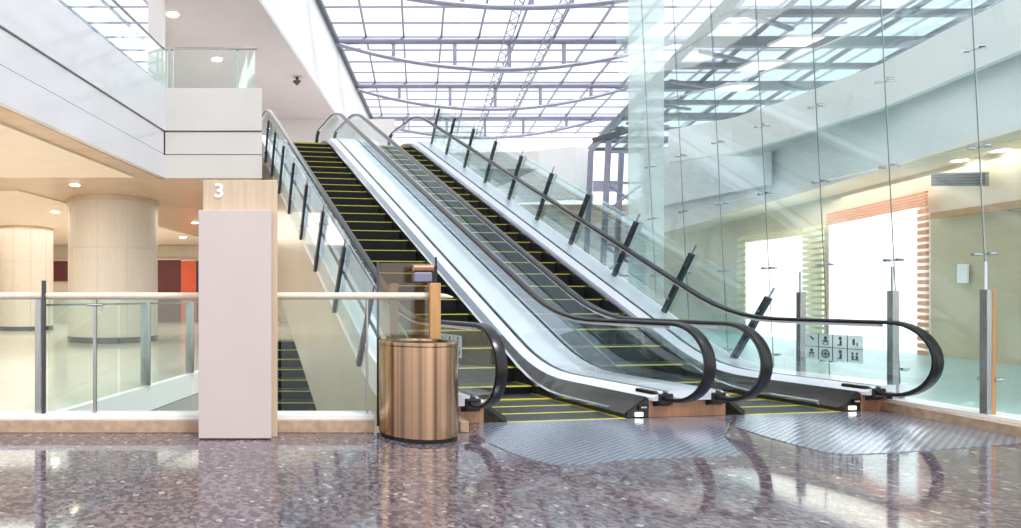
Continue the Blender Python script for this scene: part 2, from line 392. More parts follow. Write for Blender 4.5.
# inner decks + middle deck
def deck(t_list,name,root,mat='deck',under=.10,ss=ssd):
    def sec(s):
        z=dz(s); top=[(t,z+h) for t,h in t_list]; return top+[(t_list[-1][0],z-under),(t_list[0][0],z-under)]
    return strip(sec,ss).build(name,mat,root)
deck([(B_DK,-.07),(B_G-.03,-.004)],'inner_deck',e1)
deck([(B_G-.028,-.02),(B_G+.028,-.02)],'glass_channel',e1,'black')
deck([(B_G+.03,0),(1.5,.012),(C_G-.03,0)],'middle_deck',e1)
deck([(C_G-.028,-.02),(C_G+.028,-.02)],'glass_channel',e2,'black')
deck([(C_G+.03,-.004),(C_DK,-.07)],'inner_deck',e2)
deck([(D_DK,-.07),(D_G-.03,-.004)],'inner_deck',e2)
deck([(D_G-.028,-.02),(D_G+.028,-.02)],'glass_channel',e2,'black')
deck([(D_G+.03,0),(4.12,.01)],'outer_deck',e2)
deck([(A_G+.03,-.004),(A_DK,-.07)],'inner_deck',e1)
deck([(A_G-.028,-.02),(A_G+.028,-.02)],'glass_channel',e1,'black')
deck([(-1.10,.01),(A_G-.03,0)],'outer_deck',e1)
# outer white stringers
strip(lambda s:[(-1.13,dz(s)-.40 if s>1.6 else max(dz(s)-.40,.02)),(-1.10,dz(s)-.40 if s>1.6 else max(dz(s)-.40,.02)),(-1.10,dz(s)+.02),(-1.13,dz(s)+.02)],srange(.9,13,.2)).build('side_stringer','white',e1)
strip(lambda s:[(4.12,max(dz(s)-.5,0)),(4.15,max(dz(s)-.5,0)),(4.15,dz(s)+.01),(4.12,dz(s)+.01)],srange(-.05,13,.2)).build('side_stringer','white',e2)
# truss claddings
def slab_side(t0,t1,name,root,mat,ztop,zbot,ss):
    strip(lambda s:[(t0,zbot(s)),(t1,zbot(s)),(t1,ztop(s)),(t0,ztop(s))],ss).build(name,mat,root)
slab_side(-1.10,-1.06,'truss_cladding',e1,'clad',lambda s:dz(s)-.38 if s>1.6 else max(dz(s)-.4,.0),lambda s:max(-4.4,K*(s-6.40)) ,srange(.4,13,.2))
slab_side(-1.05,1.5,'truss_underside',e1,'clad',lambda s:nz_(s)-.9,lambda s:max(-.9,nz_(s)-1.9),srange(3,12,.5))
slab_side(1.51,4.1,'truss_underside',e2,'white',lambda s:nz_(s)-.6,lambda s:nz_(s)-1.2,srange(3,12,.5))
# newel bases : wood-look blocks + black handrail inlets
def block(t0,t1,root,s0=-.03,s1=.5,z=.205,x='copper'):
    strip(lambda s:[(t0,0),(t1,0),(t1,z),(t0,z)],(s0,s1)).build('newel_base',x,root,bevel=.006)
block(B_DK-.0,C_DK,e1); block(A_DK-.26,A_DK+.0,e1); block(D_DK,D_DK+.30,e2)
for t,root in ((A_G,e1),(B_G,e1),(C_G,e2),(D_G,e2)):
    m=MB(); m.sweep([[W(s,t+q*w,z) for q,z in ((-1,z0),(1,z0),(1,z1),(-1,z1))] for s,w,z0,z1 in ((-.10,.075,.15,.245),(-.02,.10,.11,.27),(.2,.10,.11,.27))],True)
    m.build('handrail_inlet','black',root,bevel=.01)
# skirt lights + black sensors facing the landing
for t0,root in ((B_DK,e1),(D_DK,e2)):
    m=MB(); ta=t0-.245
    # dark front facing panel between bar and block
    m.add([W(-.02,ta,0),W(-.02,t0,0),W(-.02,t0,.20),W(-.02,ta+.02,.055),W(.02,ta,0),W(.02,t0,0),W(.02,t0,.20),W(.02,ta+.02,.055)],
          [(0,1,2,3),(7,6,5,4),(0,4,5,1),(1,5,6,2),(2,6,7,3),(3,7,4,0)]); m.build('skirt_front','skirtreflect',root)
    m=MB(); m.sweep([[W(s,t,z) for t,z in ((t0-.15,.02),(t0-.07,.02),(t0-.07,.06),(t0-.15,.06))] for s in (-.035,-.02)],True); plab(m.build('comb_light','lampp',root),'small lit lamp beside the comb')
    m=MB(); m.sweep([[W(s,t,z) for t,z in ((t0-.12,.085),(t0-.02,.085),(t0-.02,.135),(t0-.12,.135))] for s in (-.04,-.02)],True)
    for q in range(3): m.sweep([[W(s,t,z) for t,z in ((t0-.095+q*.022,.104),(t0-.081+q*.022,.104),(t0-.081+q*.022,.118),(t0-.095+q*.022,.118))] for s in (-.043,-.039)],True,1)
    m.build('sensor_box',['black','textw'],root)

# pictogram sticker on D glass and on A glass
def sticker(px,root,t,cols=4,rows=2,label='white sheet of eight safety pictograms'):
    (xa,ya),(xb,yb)=px
    s0,z0=ST(xa,ya,t); s1,_=ST(xb,ya,t); _,z1=ST((xa+xb)/2,yb,t); tt=t-.011
    base=MB()
    def rect(m,sa,sb,za,zb,off,mi=0):
        m.sweep([[W(s,tt-off-q*.002,z) for q,z in ((0,za),(1,za),(1,zb),(0,zb))] for s in (sa,sb)],True,mi)
    def lerp(u,v): return s0+(s1-s0)*u, z0+(z1-z0)*v
    rect(base,s0,s1,z1,z0,0); plab(st:=base.build('pictogram_sticker','sticker',root),label)
    ic=MB()
    def r(u0,v0,u1,v1):
        a,b=lerp(u0,v0),lerp(u1,v1); rect(ic,a[0],b[0],b[1],a[1],.003)
    def disc(u,v,ru,rv,ring=False):
        c=lerp(u,v); du=(s1-s0)*ru; dv=(z1-z0)*rv; n=14
        for k in range(n):
            A,B=2*math.pi*k/n,2*math.pi*(k+1)/n; q=.7 if ring else 0
            vs=[]
            for off in (.003,.005):
                for (aa,rr) in ((A,1),(B,1),(B,q),(A,q)): vs.append(W(c[0]+du*rr*math.cos(aa),tt-off,c[1]+dv*rr*math.sin(aa)))
            ic.add(vs,[(0,1,2,3),(7,6,5,4),(0,4,5,1),(1,5,6,2),(2,6,7,3),(3,7,4,0)])
    for i in range(cols+1): r(i/cols-.006,0,i/cols+.006,1) if 0<i<cols else None
    for j in range(1,rows): r(0,j/rows-.01,1,j/rows+.01)
    for i in range(cols):
        for j in range(rows):
            u,v=(i+.5)/cols,(j+.5)/rows; du,dv=1/cols,1/rows
            k=(i+j*cols)%8
            if k in (0,): 
                r(u-.12*du,v-.30*dv,u+.02*du,v-.18*dv); r(u,v-.18*dv,u+.16*du,v-.02*dv)
            elif k==5: disc(u,v,.30*du,.34*dv,True); r(u-.16*du,v-.06*dv,u+.16*du,v+.06*dv); r(u-.05*du,v-.2*dv,u+.05*du,v+.2*dv)
            elif k in (1,4): disc(u,v-.2*dv,.12*du,.14*dv); r(u-.2*du,v-.04*dv,u+.2*du,v+.08*dv); disc(u,v+.22*dv,.22*du,.10*dv,True)
            elif k in (2,6): disc(u+.02*du,v-.24*dv,.11*du,.14*dv); r(u-.02*du,v-.08*dv,u+.12*du,v+.24*dv); r(u-.18*du,v+.22*dv,u+.14*du,v+.3*dv)
            elif k==3: r(u-.16*du,v-.25*dv,u-.02*du,v+.2*dv); r(u+.1*du,v,u+.18*du,v+.26*dv)
            else: 
                for q in (-.16,.12): disc(u+q*du,v-.18*dv,.07*du,.1*dv); r(u+(q-.07)*du,v-.04*dv,u+(q+.07)*du,v+.2*dv)
                r(u-.25*du,v+.22*dv,u+.25*du,v+.3*dv)
    o=ic.build('pictogram','icon',root); o.parent=st; o.matrix_parent_inverse=Matrix.Identity(4)
sticker(((806,333),(864,361)),e2,D_G)
sticker(((440,333),(463,356)),e1,A_G,3,2,'pale blue pictogram sheet behind the bin')

# ------------------------------------------------------------------ side guardrails with tilted posts
def guard(t,zb,s_list,L,label,side,nm='glass_guardrail'):
    root=thing(nm,label,'guardrail',W(s_list[0],t,zb(s_list[0])))
    tilt=(-.5,.866)
    tops=[]
    for s in s_list:
        z=zb(s); p=W(s,t,z); q=W(s+tilt[0]*L,t,z+tilt[1]*L)
        m=MB(); m.bar(p,q,.05,.075); po=m.build('post','darkpost',root)
        r=MB(); r.tube([q,W(s+tilt[0]*(L+.14),t,z+tilt[1]*(L+.14))],.014,8); r.build('rod','chrome',root,smooth=True)
        for fr in (.25,.8):
            c=MB(); a=W(s+tilt[0]*L*fr,t-.05*side,z+tilt[1]*L*fr); b=W(s+tilt[0]*L*fr,t+.05*side,z+tilt[1]*L*fr); c.tube([a,b],.022,10); c.build('clamp','chrome',root,smooth=True)
    for a,b in zip(s_list[:-1],s_list[1:]):
        m=MB(); tt=t+.035*side; q=[]
        for s in (a-.02 if b<a else a+.02, b+.02 if b<a else b-.02):
            q.append((s+tilt[0]*.06,zb(s)+tilt[1]*.06)); q.append((s+tilt[0]*(L+.02),zb(s)+tilt[1]*(L+.02)))
        vs=[W(q[i][0],tt-.006,q[i][1]) for i in (0,2,3,1)]+[W(q[i][0],tt+.006,q[i][1]) for i in (0,2,3,1)]
        m.add(vs,[(0,1,2,3),(7,6,5,4),(0,4,5,1),(1,5,6,2),(2,6,7,3),(3,7,4,0)]); m.build('glass_panel','glass',root)
    return root
guard(4.06,lambda s:.577*(s-1.31),[1.88,3.03,4.10,5.25,6.32,7.38,8.42,9.46,10.5,11.45],1.03,'glass guard with dark tilted posts climbing the right side of the right escalator',1)
guard(-1.16,lambda s:.577*(s-1.98)+.02,[2.46,3.68,4.90,6.08,7.25,8.35,9.4,10.4],1.12,'glass guard with grey tilted posts along the outer left side of the left escalator',1)

# landing grilles
def plate(pts,label,nm='landing_plate'):
    m=MB(); m.prism([G(*p) if len(p)==2 else p[:2] for p in pts],.0005,.006); o=m.build(nm,'plate'); tag(o,label,'floor plate')
plate([(479,423),(478,436),(490,444),(508,452),(528,459),(552,464),(580,465),(606,462),(640,459),(742,456),(724,437),W(-.052,2.0),W(-.052,-.72)],'grey ribbed metal landing plate at the foot of the left escalator')
plate([(735,427),(762,436),(794,445),(822,452),(847,455),(885,453.5),(950,449),(1021,444),(1080,442),(1080,450),(1021,436.5),(905,414.5),(880,412.6),W(-.052,3.84),W(-.052,2.05)],'grey ribbed metal landing plate at the foot of the right escalator')

# ------------------------------------------------------------------ lower flight seen down the void
lf=thing('escalator','dark lower escalator rising from the floor below, seen through the railing glass','escalator',(.6,16,-1))
for k in range(15):
    Y=17.3-.4*k; z=-.231*k-.01
    m=MB(); m.box((-.55,Y,z-.24),(1.75+.14*(17.3-Y)/1,Y+.4,z-.01),0); m.box((-.55,Y-.004,z-.022),(1.75+.14*(17.3-Y),Y+.03,z-.005),1); m.build('step',['riser','yellow'],lf)

# ------------------------------------------------------------------ pylon
py=thing('directory_pylon','tall pinkish-grey pylon with pale wood head bearing a white 3','sign',(-.13,5.1,0))
m=MB(); Yp=5.05; a=AT(198.5,440,Yp); b=AT(271.5,210,Yp)
m.box((a[0],Yp,0.012),(b[0],Yp+.10,b[2])); m.build('front_panel','pink',py,bevel=.004)
m=MB(); a2=AT(203,440,5.16); b2=AT(277.5,180,5.16); m.box((a2[0],5.155,0.0),(b2[0],5.305,b2[2])); m.build('body','headwood',py,bevel=.004)
m=MB(); m.box((a[0]+.01,Yp+.01,0),(b[0]-.01,Yp+.09,.012)); m.build('plinth','black',py)
cu=bpy.data.curves.new('digit','FONT'); cu.body='3'; cu.size=.165; cu.extrude=.004; cu.align_x='CENTER'; cu.offset=.0035
to=bpy.data.objects.new('tmp',cu); C.objects.link(to); dg=bpy.context.evaluated_depsgraph_get(); dg.update()
me=bpy.data.meshes.new_from_object(to.evaluated_get(dg)); bpy.data.objects.remove(to)
p3=AT(219,197,5.15); me.transform(Matrix.Translation((p3[0],5.150,p3[2]))@Matrix.Rotation(math.pi/2,4,'X')@Matrix.Scale(1.15,4,(1,0,0))); me.materials.clear(); me.materials.append(M['textw'])
d3=bpy.data.objects.new('digit',me); C.objects.link(d3); d3.parent=py; d3.matrix_parent_inverse=Matrix.Translation(-py.location); plab(d3,'white numeral 3')

# ------------------------------------------------------------------ front railing
rail=thing('glass_railing','glass railing with rounded cream handrail along the stone curb in front of the void','railing',(-1,5.42,.16))
Yr=5.42; zr=EYE+(HY-296)*Yr/F+.0
m=MB(); pts=[(-7,Yr,zr),(AT(432,296,Yr)[0],Yr,zr),(AT(446,296,Yr)[0],Yr,zr-.004),(AT(453,296,Yr)[0],Yr,zr-.012)]
m.tube(pts,[.033,.033,.022,.006],14); m.build('handrail','beigewood',rail,smooth=True)
xs=[-6.2,-4.6,AT(42,0,Yr)[0]-.0,AT(95,0,Yr)[0],AT(193,0,Yr)[0],AT(280,0,Yr)[0],AT(368,0,Yr)[0],AT(413,0,Yr)[0]]
for a,b in zip(xs[:-1],xs[1:]):
    m=MB(); m.box((a+.012,Yr+.02,.165),(b-.012,Yr+.032,zr-.02)); m.build('glass_panel','glassg',rail)
def post(x,w,mat,z1,Y=Yr,dark=False,root=rail,z0=.16,d=.04):
    m=MB(); m.box((x-w/2,Y-d/2,z0),(x+w/2,Y+d/2,z1)); return m.build('post',mat,root,bevel=.003)
post(AT(38.5,0,Yr)[0],.055,'steel',zr-.03); post(AT(45,0,Yr)[0],.03,'darkpost',zr+.14,Yr-.03)
post(AT(95,0,Yr)[0],.028,'steel',zr-.03)
m=MB(); c=AT(95,305,Yr-.03); m.tube([(c[0]-.07,Yr-.03,c[2]),(c[0]+.07,Yr-.03,c[2])],.012,8); m.build('clamp','chrome',rail,smooth=True)
post(AT(367,0,Yr)[0],.016,'steel',zr-.03)
post(AT(394,0,Yr+.25)[0],.075,'steel',zr+.12,Yr+.25,z0=0)
# end assembly behind the bin
m=MB(); x=AT(434.7,0,5.36)[0]; m.box((x-.048,5.335,.838),(x+.048,5.385,EYE+(HY-283)*5.35/F)); plab(m.build('end_post','woodpost',rail,bevel=.004),'honey-coloured wooden end post above the bin')
dv=thing('counter_box','small copper and lilac box beside the wooden head of the railing end post','sensor',AT(422,282,5.45))
a=AT(413,272,5.45); b=AT(433,264.5,5.45); m=MB(); m.tube([(a[0],5.45,(a[2]+b[2])/2),(b[0],5.45,(a[2]+b[2])/2)],.034,16); m.build('copper_cap','copper',dv,smooth=True)
a=AT(413,282,5.45); b=AT(431,272.5,5.45); m=MB(); m.box((a[0],5.41,a[2]),(b[0],5.49,b[2])); m.build('body','sensor',dv,bevel=.008)
a=AT(436,268,5.45); m=MB(); m.tube([(a[0],5.45,a[2]-.09),(a[0],5.45,a[2]+.10)],.009,8); m.build('antenna','black',dv)
m=MB(); m.box((AT(431,0,5.45)[0],5.44,AT(0,284,5.45)[2]),(AT(437,0,5.45)[0],5.46,AT(0,266,5.45)[2])); m.build('bracket','black',dv)
gp=thing('glass_screen','low clear glass screen between railing end and wooden post','screen',(AT(395,0,5.5)[0],5.5,0))
m=MB(); m.box((AT(378,0,5.6)[0],5.6,.0),(AT(429,0,5.6)[0],5.612,EYE+(HY-263)*5.6/F)); m.build('pane','amberreflect',gp)
m=MB(); m.box((AT(377,0,5.6)[0],5.595,0.),(AT(379,0,5.6)[0],5.617,EYE+(HY-262)*5.6/F)); m.build('edge_strip','darkpost',gp)
# low copper step block right of bin
m=MB(); a=G(455,433); b=G(470,433); m.box((b[0]-.08,a[1]+.02,0),(b[0],a[1]+.40,.10)); tag(m.build('stone_block','curb',bevel=.006),'small beige stone block ending the curb behind the bin','curb')

# ------------------------------------------------------------------ bin
bx,by=AT(418,0,4.93+.31)[0],5.0+.10
by=4.80; Rb=38.2/F*by; bx=(418-CX)/F*by
by=4.93+Rb*.96; Rb=38.2/F*by; bx=(418-CX)/F*by
zt=EYE-(343.5-HY)*(by-Rb)/F
bn=thing('litter_bin','round brushed bronze litter bin on the granite floor','bin',(bx,by,0))
MB().lathe([(Rb*.95,0),(Rb*.985,.004),(Rb*.985,.03),(Rb*.95,.032)],(bx,by,0),64).build('base_ring','black',bn,smooth=True)
MB().lathe([(Rb*.96,.03),(Rb,.036),(Rb,zt-.035),(Rb*.985,zt-.03)],(bx,by,0),72).build('body','brass',bn,smooth=True)
m=MB(); m.lathe([(Rb*.99,zt-.03),(Rb*1.012,zt-.026),(Rb*1.012,zt-.006),(Rb*.99,zt),(Rb*.80,zt),(Rb*.78,zt-.02)],(bx,by,0),72); m.build('rim','brass',bn,smooth=True)
MB().lathe([(.02,zt-.021),(Rb*.785,zt-.021),(Rb*.785,zt-.016),(.02,zt-.012)],(bx,by,0),48).build('liner_lid','black',bn)

# ------------------------------------------------------------------ oblique railing on the far side of the void
r2=thing('glass_railing','glass railing with wide grey posts running obliquely back along the white ledge','railing',(VL(6.5),6.5,.05))
dd=Vector((.3305,1,0)).normalized()
ys=[5.9,7.2,8.0,9.3,10.15]
for a,b in zip(ys[:-1],ys[1:]):
    m=MB(); m.bar((VL(a+.03),a+.03,.66),(VL(b-.03),b-.03,.66),.012,1.20); m.build('glass_panel','glassg',r2)
for Y in (7.9,9.25):
    m=MB(); x=VL(Y)-.03; m.box((x-.065,Y-.03,.05),(x+.065,Y+.03,1.16)); m.build('post','steel',r2,bevel=.003)
m=MB(); m.bar((VL(5.9)-.05,5.9,1.14),(VL(10.1)-.05,10.1,1.14),.05,.02); m.build('top_rail','steel',r2)

# ------------------------------------------------------------------ upper floor slab, fascia, soffit
P_in=W(12,-1.6)[:2]; Yc=13.709
def bands(path,off_in,z0,z1,name,mat,th=.12,**k):
    m=MB(); 
    for (a,b) in zip(path[:-1],path[1:]):
        a,b=Vector(a),Vector(b); d=(b-a).normalized(); n=Vector((-d.y,d.x))  # inward (left of travel)
        a_=a+n*off_in; b_=b+n*off_in
        m.prism([tuple(a_),tuple(b_),tuple(b_+n*th),tuple(a_+n*th)],z0,z1)
    return struct(name,m,mat,**k)
left_path=[(FL(3.0),3.0),(FL(Yc),Yc)]; front_path=[(FL(Yc),Yc),(.226,Yc)]; side_path=[(.226-.03,Yc+.2),P_in]
allp=[left_path,front_path,side_path]
i=10
for pth in allp:
    fm='lacquer' if pth is left_path else 'lacquershade'  # front and side faces take the copy with painted shade
    bands(pth,.0,5.10,6.08,'trim_%d'%i,fm); i+=1
    bands(pth,.03,4.56,5.07,'trim_%d'%i,fm); i+=1
    bands(pth,.0,4.0,4.53,'trim_%d'%i,fm); i+=1
    bands(pth,.09,4.02,6.0,'trim_%d'%i,'groove',.05); i+=1
slab=[(FL(3)-.14,3.0),(FL(Yc)-.12,Yc+.14),(.2,Yc+.14),(P_in[0]-.14,P_in[1]),W(12.4,-1.6)[:2],W(12.4,4.4)[:2],(9,18.6),(9,30),(-16,30),(-16,3)]
m=MB(); m.prism(slab,5.3,5.83); struct('floor_upper',m,'pinkwhite')
m=MB(); m.prism([(FL(3)-.13,3.0),(FL(Yc)-.13,Yc+.13),(.1,Yc+.13),(P_in[0]-.14,P_in[1]),(6,19),(6,32),(-16,32),(-16,3)],4.003,4.06); struct('ceiling_lower',m,'bronze')
def dl(x0,y0,z,vp=440):   # line through pixel toward VP: two pts at Y
    X,Y=G(x0,y0,z); r=(vp-CX)/F; return lambda YY: X+(YY-Y)*r
L1=dl(0,122,4.0); L2=dl(0,185,4.0)
m=MB(); m.prism([(L1(3.2),3.2),(L1(13.5),13.5),(-16,13.5),(-16,3.2)],3.965,4.002); struct('ceiling_cream_bay',m,'cream')
m=MB(); m.prism([(L2(15.2),15.2),(L2(30),30),(-16,30),(-16,15.2)],3.965,4.002); struct('ceiling_rear_bay',m,'cream')
# upper railing on the balcony
ur=thing('glass_railing','upper balcony glass railing with thin steel rail above the white parapet','railing',(-1,13.8,6.08))
m=MB(); m.tube([(FL(4),4.08,7.03),(FL(Yc)-.05,Yc+.08,7.03),(.12,Yc+.08,7.03)],.03,10); m.build('top_rail','steel',ur,smooth=True)
def bar2(m,a,b,z0,z1,th=.012):
    a,b=Vector(a),Vector(b); d=(b-a).normalized(); n=Vector((-d.y,d.x))*th/2
    m.prism([tuple(a-n),tuple(b-n),tuple(b+n),tuple(a+n)],z0,z1); return m
fx=[FL(Yc)+.0,-1.35,-.72,.0]
for a,b in zip(fx[:-1],fx[1:]): bar2(MB(),(a+.01,Yc+.09),(b-.01,Yc+.09),6.07,6.99).build('glass_panel','glassg',ur)
for Y in range(4,13,2): bar2(MB(),(FL(Y)-.07,Y+.02),(FL(Y+1.9)-.07,Y+1.9),6.07,6.99).build('glass_panel','glassg',ur)
for x in (FL(Yc)+.02,-1.86,-.35): 
    m=MB(); m.box((x-.025,Yc+.10,6.08),(x+.025,Yc+.14,7.02)); m.build('post','steel',ur)
bar2(MB(),(.06,Yc+.1),(P_in[0]-.05,P_in[1]-.8),6.07,7.02).build('glass_panel','glassg',ur)
bar2(MB(),(-.12,Yc+.3),(P_in[0]-.2,P_in[1]-.2),6.07,7.02).build('glass_panel','glassg',ur)
# upper level: column, wall, soffit, white band
m=MB(); m.box((AT(148,0,14.6)[0],14.6,5.84),(AT(163,0,14.6)[0],15.0,13)); tag(m.build('square_column','pinkwhite'),'slim square off-white column behind the upper balcony','column')
m=MB(); m.prism([(AT(163,0,15)[0],15.0),(AT(160,0,15)[0],15.0),(AT(160,0,27)[0],27),(AT(163,0,27)[0],27)],5.84,9.6); struct('wall_left_upper',m,'pinkwhite')
zs=9.4; Lb=lambda Y:(lambda a,b:a[0]+(b[0]-a[0])*(Y-a[1])/(b[1]-a[1]))(G(262,5,zs),G(340,121,zs))
m=MB(); m.prism([(AT(160,0,12.5)[0],12.5),(Lb(12.5),12.5),(Lb(30.5),30.5),(AT(163,0,30.5)[0],30.5)],zs,zs+.12); struct('ceiling_upper',m,'pinkwhite')
zb=12.9; Ub=lambda Y:(lambda a,b:a[0]+(b[0]-a[0])*(Y-a[1])/(b[1]-a[1]))(G(318,5,zb),G(371,121,zb))
m=MB(); m.sweep([[(Lb(9+u*23),9+u*23,zs),(Ub(9+u*37),9+u*37,zb),(Ub(9+u*37),9+u*37,zb+.15),(Lb(9+u*23)-.02,9+u*23,zs+.12)] for u in [k/24 for k in range(25)]],True); struct('wall_band_upper',m,'white')
m=MB(); m.box((-4.6,27,5.84),(6.5,27.2,9.4)); struct('wall_back_upper',m,'pinkwhite')
# downlights
def downlight(x,y,z,label,r=.09,grp='recessed ceiling downlights'):
    X,Y=G(x,y,z); t=thing('downlight',label,'ceiling light',(X,Y,z),grp)
    MB().lathe([(r*1.3,-.012),(r*1.3,0.0),(r,0.0)],(X,Y,z),20).build('trim_ring','white',t)
    MB().lathe([(r*.95,-.022),(r*.95,-.0125)],(X,Y,z),20).build('lamp','lampw',t)
downlight(173,14,zs,'upper soffit downlight nearer the top edge of the photo',.17)
downlight(217,59,zs,'upper soffit downlight above the balcony railing',.17)
downlight(75,184.5,4.0,'downlight in the bronze soffit above the big round column',.12)
downlight(195,222.5,4.0,'downlight in the bronze soffit just left of the pylon head',.12)
downlight(183,237,3.965,'far downlight in the cream ceiling right of the big round column',.16)
downlight(55,211.5,3.965,'downlight in the cream ceiling left of the big round column',.14)
X,Y=G(297,77,zs); t=thing('sprinkler','small dark sprinkler head under the upper soffit','sprinkler',(X,Y,zs))
MB().lathe([(.05,0),(.05,-.1),(.16,-.16),(.03,-.3)],(X,Y,zs),14).build('head','darkpost',t)

# lower hall columns (UV-free: rings modelled)
def column(x0,x1,yb,label,ztop=4.0):
    Y=F*EYE/(yb-HY); r=(x1-x0)/2/F*Y; Yc_=Y+r; r=(x1-x0)/2/F*Yc_; X=((x0+x1)/2-CX)/F*Yc_
    t=thing('round_column',label,'column',(X,Yc_,0),'round stone-clad columns of the lower hall')
    MB().lathe([(r*1.01,0),(r*1.01,.16)],(X,Yc_,0),64).build('base_band','darkpost',t,smooth=True)
    n=64
    m=MB(); prof_=[(r,.16)]
    for zj in (1.3,2.6): prof_+=[(r,zj-.012),(r*.99,zj-.008),(r*.99,zj+.008),(r,zj+.012)]
    prof_+=[(r,ztop-.12)]
    m.lathe(prof_,(X,Yc_,0),64); 
    m.build('shaft','colstone',t,smooth=True)
    for k in range(10):
        a=2*math.pi*k/10+.2; q=MB(); q.box((X+math.cos(a)*r-.008,Yc_+math.sin(a)*r-.008,.16),(X+math.cos(a)*r+.008,Yc_+math.sin(a)*r+.008,ztop-.12)); q.build('joint_strip','clad',t)
    MB().lathe([(r*1.04,ztop-.12),(r*1.04,ztop)],(X,Yc_,0),64).build('collar','bronze',t,smooth=True)
column(70,157,343.5,'big round cream stone column behind the railing, left of the pylon')
column(1,52,331,'second round cream column farther back at the left edge of the photo')
# rear wall of lower hall and shop fronts
m=MB(); m.box((-16,31,0),(9,31.2,4.0)); struct('wall_back_lower',m,'beigewall')
m=MB(); m.box((-16.2,4,0),(-16,31,4.0)); struct('wall_left_lower',m,'beigewall')
def shop(xa,ya,xb,yb,Y,mat,label,nm='store_facade'):
    a=AT(xa,yb,Y); b=AT(xb,ya,Y); t=thing(nm,label,'shop front',(a[0],Y,max(0,a[2])))
    m=MB(); m.box((a[0],Y,max(0,a[2])),(b[0],Y+.15,b[2])); m.build('facade',mat,t)
    m=MB(); m.box((a[0]+.002,Y-.03,b[2]),(b[0]-.002,Y+.12,b[2]+.08)); m.build('lintel','bronze',t)
shop(52,261,70,281,30.84,'maroon','dark red shop front between the two round columns')
shop(157,260,181,330,30.84,'maroon','maroon shop front right of the big round column')
shop(181,261,196,330,30.84,'red','orange-red lit shop front beside the pylon')
shop(197,261,232,330,30.84,'black','black shop doorway partly behind the pylon')
for k,(x,y) in enumerate(((-6,9),(-9,12),(-7,20),(-2.5,22),(-11,22))):
    pass

# ------------------------------------------------------------------ right building
FX=lambda Y: 9.68+.308*Y
def FP(x,y,off=0):
    r=(x-CX)/F; Y=(9.68-off)/(r-.308); return (r*Y,Y,EYE+(HY-y)*Y/F)
def fquad(name,mat,x0,y0t,y0b,x1,y1t,y1b,off=0,th=.08,parent=None):
    a=FP(x0,y0t,off); b=FP(x0,y0b,off); c=FP(x1,y1b,off); d=FP(x1,y1t,off)
    m=MB(); vs=[a,b,c,d]+[(p[0]+th,p[1]-th*.3,p[2]) for p in (a,b,c,d)]
    m.add(vs,[(0,1,2,3),(7,6,5,4),(0,4,5,1),(1,5,6,2),(2,6,7,3),(3,7,4,0)]); return m.build(name,mat,parent)
def fwall(y0,y1,z0,z1,off,th,mat,name):
    m=MB(); m.prism([(FX(y0)+off,y0),(FX(y1)+off,y1),(FX(y1)+off+th,y1),(FX(y0)+off+th,y0)],z0,z1); return struct(name,m,mat)
fwall(3,34,4.02,6.15,.22,.3,'wbluefascia','wall_right_fascia')
fwall(3,30,0,4.0,1.1,.2,'beigewall','wall_right_shops')
m=MB(); m.prism([(FX(3),3),(FX(30),30),(FX(30)+6,30),(FX(3)+6,3)],4.0,4.018); struct('ceiling_right',m,'cream')
# parapet: straight then curving
pp=[(FX(3)-.15,3),(FX(10)-.15,10),(FX(12.6)-.2,12.6)]
for px,py_ in ((830,83),(789,99),(760,109),(732,118),(700,124),(668,130)):
    X,Y=G(px,py_,6.2); pp.append((X,Y))
m=MB(); n=len(pp)
poly=pp+[(p[0]+.25,p[1]+.15) for p in pp[::-1]]
for i_ in range(n-1):
    a,b=pp[i_],pp[i_+1]; m.prism([a,b,(b[0]+.2,b[1]+.2),(a[0]+.2,a[1]+.2)],5.25,6.2)
struct('wall_right_parapet',m,'white')
m=MB(); m.prism([(p[0]+.1,p[1]+.1) for p in pp]+[(26,19),(26,3)],5.5,5.6); struct('floor_right_upper',m,'pinkwhite')
rg=thing('glass_railing','green glass balustrade on the curved white parapet of the right building','railing',(pp[2][0],pp[2][1],6.2))
for i_ in range(n-1):
    a,b=pp[i_],pp[i_+1]; bar2(MB(),(a[0]+.1,a[1]+.1),(b[0]+.1,b[1]+.1),6.2,7.15,.014).build('glass_panel','glassg',rg)
    m=MB(); m.bar((a[0]+.1,a[1]+.1,7.17),(b[0]+.1,b[1]+.1,7.17),.05,.04); m.build('top_rail','chrome',rg)
m=MB(); a=FP(640,152,.1); b=FP(640,210,.1); c=FP(765,185,.1); d=FP(765,132,.1)
vs=[a,b,c,d]+[(p[0]+.2,p[1],p[2]) for p in (a,b,c,d)]; m.add(vs,[(0,1,2,3),(7,6,5,4),(0,4,5,1),(1,5,6,2),(2,6,7,3),(3,7,4,0)]); struct('wall_right_far',m,'wbluefascia')
# shop windows of right building
def fwin(name,label,x0,x1,yt0,yt1,yb0,yb1,fr_mat,off=-.0,band=8):
    c=FP((x0+x1)/2,(yb0+yb1)/2,.9); t=thing(name,label,'shop window',c)
    o=fquad('display',('screen'),x0,yt0,yb0,x1,yt1,yb1,-.95,.05,t)
    return t
w1=fwin('shop_display','bright white display with pale yellow slats, farther back behind the glass wall',746,801,243,236,344,350,'ylslat')
w2=fwin('shop_display','large blank white lit display framed by orange slats behind the glass wall',829,916,226,208,362,366,'orange')
def slats(parent,x0,x1,yt0,yt1,yb0,yb1,n,mat):
    for k in range(n):
        u0=k/n; u1=(k+.62)/n
        f=lambda u,side:(yt0+(yb0-yt0)*u) if side==0 else (yt1+(yb1-yt1)*u)
        fquad('slat',mat,x0,f(u0,0),f(u1,0),x1,f(u0,1),f(u1,1),-.85,.05,parent)
slats(w1,737,745,238,235,344,344,16,'ylslat'); slats(w1,802,822,229,224,345,348,20,'ylslat'); slats(w1,745,801,236,229,243,236,3,'ylslat')
